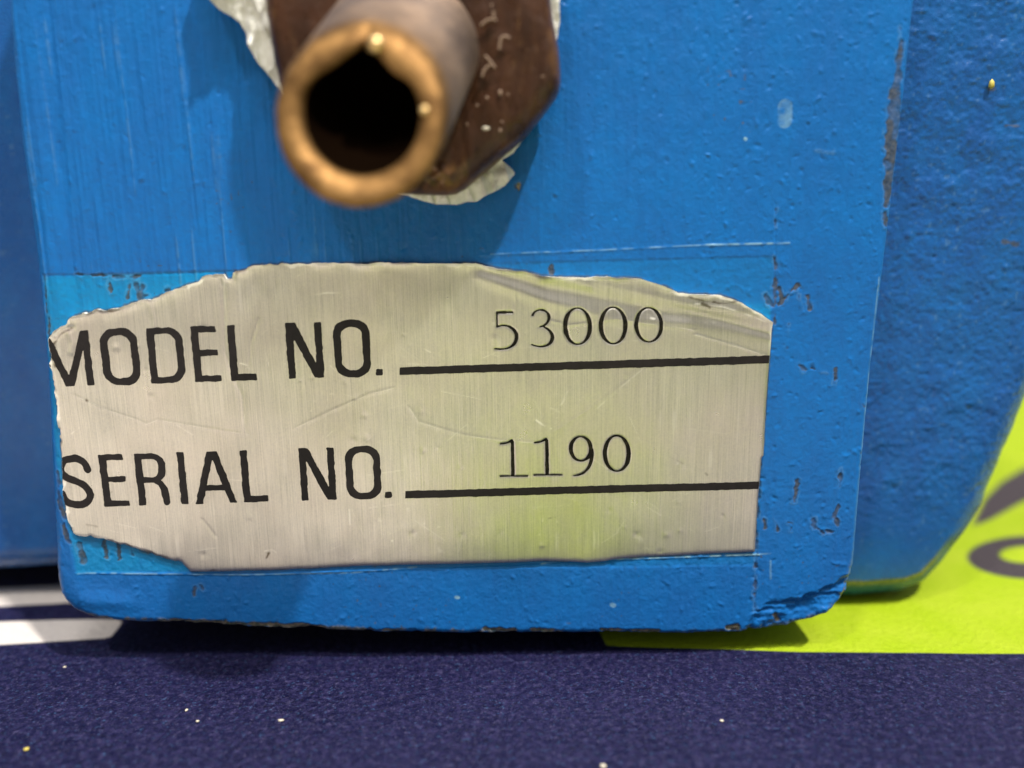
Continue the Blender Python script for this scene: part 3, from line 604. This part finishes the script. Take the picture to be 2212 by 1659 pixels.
def body_attrs(u, w, s):
    pts = [((2168, 522), (2200, 528), 5), ((2175, 270), (2205, 272), 3), ((2140, 190), (2146, 192), 6)]
    c = np.full(u.shape, -9.)
    for a, b, r in pts: c = np.maximum(c, sd_line(u, w, face([a, b], YB), r*K))
    chip = .8*sstep(-.01, .01, c+.012*fbm(u, w, .08, 88, 2))
    rub = sstep(.49, .45, s+.02*vnoise(u, w, .3, .1, 89))*sstep(.33, .38, s+.03*vnoise(u, w, .3, .1, 89))*sstep(1.0, .75, w)
    return {'chip': chip, 'fresh': np.zeros(u.shape), 'scuff': .10*sstep(.75, .9, vnoise(u, w, .05, .04, 90)), 'bare': .65*rub*sstep(4.5, 5, u)+.25*rub}
us = axis([(bodyP[:, 0].min()-.05, .06), (-4.8, .25), (4.6, .02), (9.3, .1), (bodyP[:, 0].max()+.1, .1)])
ws = axis([(bodyP[:, 1].min()-.05, .02), (11.0, .15), (bodyP[:, 1].max()+.1, .1)])
body = relief('main_body', us, ws, sd_body, body_height, to_wall(YB), -7.0, M_body, machine, None, body_attrs)

# ------------------------------------------------------------------ fitting: tape, nut, tube
tapeP = face([(420, -90), (448, -30), (462, 6), (478, 22), (500, 36), (520, 50), (532, 72), (540, 98), (552, 124), (566, 145), (585, 166), (606, 196), (660, 330), (760, 400), (830, 418), (885, 424), (912, 434), (940, 440), (985, 442), (1010, 436), (1030, 434),
    (1062, 416), (1090, 402), (1112, 375), (1098, 358), (1084, 346), (1110, 330), (1126, 308), (1133, 284), (1160, 230), (1190, 170), (1196, 120), (1203, 90), (1208, 50), (1207, 20), (1208, -20), (1200, -90)], -.22)
def tape_height(u, w, s):
    f = fbm(u, w, .35, 101, 3); g = np.abs(vnoise(u, w, .22, .45, 102))
    rg = 1-np.abs(vnoise(u+.3*w, w-.4*u, .16, .5, 106)); return .05+.07*f+.05*g+.07*rg**4+.012*vnoise(u, w, .06, .12, 103)-.03*np.exp(-s/.03)
tape = relief('thread_tape', np.arange(tapeP[:, 0].min()-.05, tapeP[:, 0].max()+.05, .0125), np.arange(tapeP[:, 1].min()-.05, tapeP[:, 1].max()+.05, .0125),
    lambda u, w: sd_poly(u, w, tapeP)+.005*fbm(u, w, .12, 104, 3), tape_height, to_wall(-.22), lambda u, w: -.05+.05*vnoise(u, w, .3, .3, 105), M_tape, machine, 'ragged white sealing tape sticking out from under the nut')
YN = -.75
nutP = smooth_poly(face([(566, -90), (568, 0), (578, 60), (592, 150), (625, 280), (700, 385), (800, 415), (900, 418), (955, 421), (992, 416), (1035, 380), (1085, 335), (1128, 300), (1165, 255), (1198, 212), (1212, 190), (1211, 130), (1204, 80), (1192, 20), (1186, -90)], YN+.12), 1)
def nut_height(u, w, s):
    r = .24; t = np.clip(s/r, 0, 1); h = -(r-np.sqrt(np.maximum(r*r-((1-t)*r)**2, 0)))
    h = h+.030*vnoise(u, w, .35, .9, 111)+.010*vnoise(u, w, .10, .5, 112)+.002*vnoise(u, w, .05, .05, 113)
    d = fields(u, w, [([(905, 410), (925, 385), (950, 365), (965, 385), (940, 400)], [7, 6, 8, 7, 6])]); h = h+.04*sstep(-.05, .05, d+.05*fbm(u, w, .12, 114, 3))
    return h
def nut_attrs(u, w, s):
    e = sstep(.10, .0, s+.08*fbm(u, w, .25, 115, 3))*.7
    q = face([(915, 410), (935, 380), (965, 370), (985, 395), (950, 410)], YN); d = sd_line(u, w, q, .07)+.08*fbm(u, w, .12, 116, 3)
    return {'worn': np.maximum(e, sstep(0, .06, d))}
nut = relief('hex_nut', np.arange(nutP[:, 0].min()-.05, nutP[:, 0].max()+.05, .025), np.arange(nutP[:, 1].min()-.05, nutP[:, 1].max()+.05, .025),
    lambda u, w: sd_poly(u, w, nutP), nut_height, to_wall(YN), -(-YN-.2), M_nut, machine, 'dark brown oxidised nut behind the tube', nut_attrs)

# tube, on an axis from the nut to the open end
def at_depth(u, v, d): return CAM+ray(np.array(u), np.array(v))*d
tip = at_depth(774, 262, 7.2); root = at_depth(905, 40, 9.15)
ax = (root-tip); LT = np.linalg.norm(ax); ax = ax/LT
e1 = Rv.copy(); e2 = Uv*1.06          # the end is cut square to the machine's front, not to the tube
NS = 128; phi = np.linspace(0, 2*np.pi, NS, endpoint=False)
prof = []   # (t along axis, radius, kind)   outer from root to tip, round lip, bore inward
RO = .805
for t, r in ((LT+.6, 1.02), (LT+.1, 1.02), (LT-.05, 1.01), (LT-.10, .95), (LT-.14, .885), (LT*.8, .865), (LT*.55, .85), (LT*.3, .835), (.30, .82), (.16, .815)): prof.append((t, r, 0, 0))
RI = .555; cw = (RO-RI)/2
for a in np.linspace(0, np.pi, 13): prof.append((.11-.11*math.sin(a), RO-cw+cw*math.cos(a), 1, 0))
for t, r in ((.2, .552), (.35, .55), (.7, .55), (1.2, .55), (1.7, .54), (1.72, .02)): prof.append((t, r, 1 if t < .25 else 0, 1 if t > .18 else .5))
V = []; rimA = []; boreA = []
Nn = vnoise(np.cos(phi)*2, np.sin(phi)*2, .5, .5, 121)
ap = np.exp(-((phi-np.pi*.47+0)/.22)**2)        # pointed notch at the top of the bore
gro = np.exp(-((phi-np.pi*.475)/.055)**2)
for t, r, rm, bo in prof:
    inner = np.clip((RO-cw-r)/cw+.35, 0, 1) if (rm or bo) else 0
    rr = r+inner*(.07*ap-.055*np.exp(-((phi-np.pi*.30)/.30)**2)-.055*np.exp(-((phi-np.pi*.68)/.30)**2))+.004*Nn*(1-bo)+(.003*vnoise(np.cos(phi)*3, np.sin(phi)*3, .8, .8, 122) if rm else 0)
    tt = t+(.10*gro if (rm and t < .12) else 0)+.002*Nn
    P = tip+np.outer(tt*np.ones(NS), ax)+(rr*np.cos(phi))[:, None]*e1+(rr*np.sin(phi))[:, None]*e2
    V.append(P); rimA.append(np.full(NS, 1. if (rm or t < .17) else max(0, 1-(t-.15)/.25)*.7*(t < .5))); boreA.append(np.full(NS, float(bo)))
V = np.concatenate(V); Q = []
for i in range(len(prof)-1):
    for j in range(NS):
        k = (j+1) % NS; Q.append((i*NS+j, i*NS+k, (i+1)*NS+k, (i+1)*NS+j))
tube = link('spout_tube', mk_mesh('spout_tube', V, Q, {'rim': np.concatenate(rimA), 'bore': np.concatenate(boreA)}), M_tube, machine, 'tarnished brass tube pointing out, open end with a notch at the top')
import bmesh
def ball(name, c, r, mat, parent, sq=(1, 1, 1), seed=0, sub=2):
    bm = bmesh.new(); bmesh.ops.create_icosphere(bm, subdivisions=sub, radius=r); rng = np.random.default_rng(seed)
    for v in bm.verts:
        k = 1+rng.uniform(-.12, .12); v.co = Vector((v.co.x*sq[0]*k, v.co.y*sq[1]*k, v.co.z*sq[2]*k))+Vector(c)
    me = bpy.data.meshes.new(name); bm.to_mesh(me); bm.free()
    for p in me.polygons: p.use_smooth = True
    return link(name, me, mat, parent)
def on_rim(a, rad, t): return tip+t*ax+rad*math.cos(a)*e1+rad*math.sin(a)*e2
ball('glint_bead', on_rim(math.radians(76), .70, -.01), .085, M_glint, tube, seed=1)['label'] = 'bright bead added as a glint beside the notch'  # beads added to imitate blurred highlights on the rim
ball('glint_bead', on_rim(math.radians(8), .62, .02), .045, M_glint, tube, seed=2)['label'] = 'small pale bead added as a glint on the right of the rim'

# lint and grit on the nut, grit on the cover
def strand(pts, y, r, mat, name='lint_fibre', parent=nut):
    Pp = smooth_line(face(pts, y), 2); P3 = [Vector((a, y, b)) for a, b in Pp]; V = []; F = []; m = 6
    for i, p in enumerate(P3):
        d = (P3[min(i+1, len(P3)-1)]-P3[max(i-1, 0)]).normalized(); s = d.cross(Vector((0, 1, 0))).normalized(); n_ = s.cross(d)
        for k in range(m):
            a = 2*math.pi*k/m; V.append(p+r*(math.cos(a)*s+math.sin(a)*n_))
    for i in range(len(P3)-1):
        for k in range(m): F.append((i*m+k, i*m+(k+1) % m, (i+1)*m+(k+1) % m, (i+1)*m+k))
    return link(name, mk_mesh(name, V, F), mat, parent)
z9 = lambda L: [(881.1+.2859*x, .2859*y) for x, y in L]     # pixels of the zoom 1300..1900
for L in ([(552, 195), (580, 165), (615, 148), (640, 150), (650, 130), (642, 85)], [(690, 375), (698, 290), (735, 270), (770, 290)], [(580, 420), (610, 450), (635, 480), (610, 500), (575, 530), (560, 580)], [(635, 480), (655, 515)], [(650, 150), (668, 158)]):
    strand(z9(L), YN-.07, .016, M_lint)
rng = np.random.default_rng(9)
for i, (x, y, s_) in enumerate(((518, 448, 1.4), (697, 700, 1.1), (597, 738, .8), (757, 712, .9), (710, 918, 1.0), (697, 985, .7), (448, 940, .8), (523, 795, .9), (1018, 575, .8), (632, 42, .8))):
    p = on_y(*z9([(x, y)])[0], YN-.05); ball('grit_speck', p+np.array([0, .02, 0]), .017*s_, M_lint, nut, (.8+.5*(i % 3), .6, .7+.45*((i*7) % 4)), 200+i, 1)
p = on_y(*z9([(587, 970)])[0], YN-.07); g = ball('grit_speck', p, .035, M_crumb, nut, (1.5, .6, .7), 250, 1); g['label'] = 'bright pale speck below the tube'

# crumbs: loose things lying on the cloth
def crumb(u, v, r, mat, label, seed, sq=(1.3, 1, .6)):
    p = on_z(np.array(float(u)), np.array(float(v)), .0)
    o = ball('crumb', (0, 0, r*.30), r*.68, mat, None, sq, seed, 1); o.location = p; o['label'] = label; o['category'] = 'crumb'; o['group'] = 'crumbs on the tablecloth'
crumb(140, 1442, .030, M_crumb, 'pale crumb on the navy cloth below the white stripe end', 1)
crumb(403, 1535, .032, M_crumb, 'upper left crumb of the close pair on the navy cloth', 2, (1, 1.3, .6))
crumb(427, 1559, .030, M_crumb, 'lower right crumb of the close pair on the navy cloth', 3)
crumb(607, 1558, .045, M_crumb, 'widest pale crumb alone on the navy cloth, right of the close pair', 4, (1.5, .7, .5))
crumb(57, 1620, .045, M_yellow, 'yellowish crumb at the lower left corner of the cloth', 5)
crumb(1303, 1657, .05, M_crumb, 'white crumb at the bottom edge below the middle', 6)
crumb(1559, 1558, .032, M_crumb, 'pale crumb at the lower right of the navy cloth', 7)
p = on_y(np.array(2140.), np.array(182.), YB); b_ = ball('grit_speck', p+np.array([0, -.02, 0]), .055, M_yellow, body, (.8, .5, 1.3), 8, 1); b_['label'] = 'small yellow speck stuck to the blue body'
print('tris', sum(len(o.data.loop_triangles) or 2*len(o.data.polygons) for o in C.objects if o.type == 'MESH'))
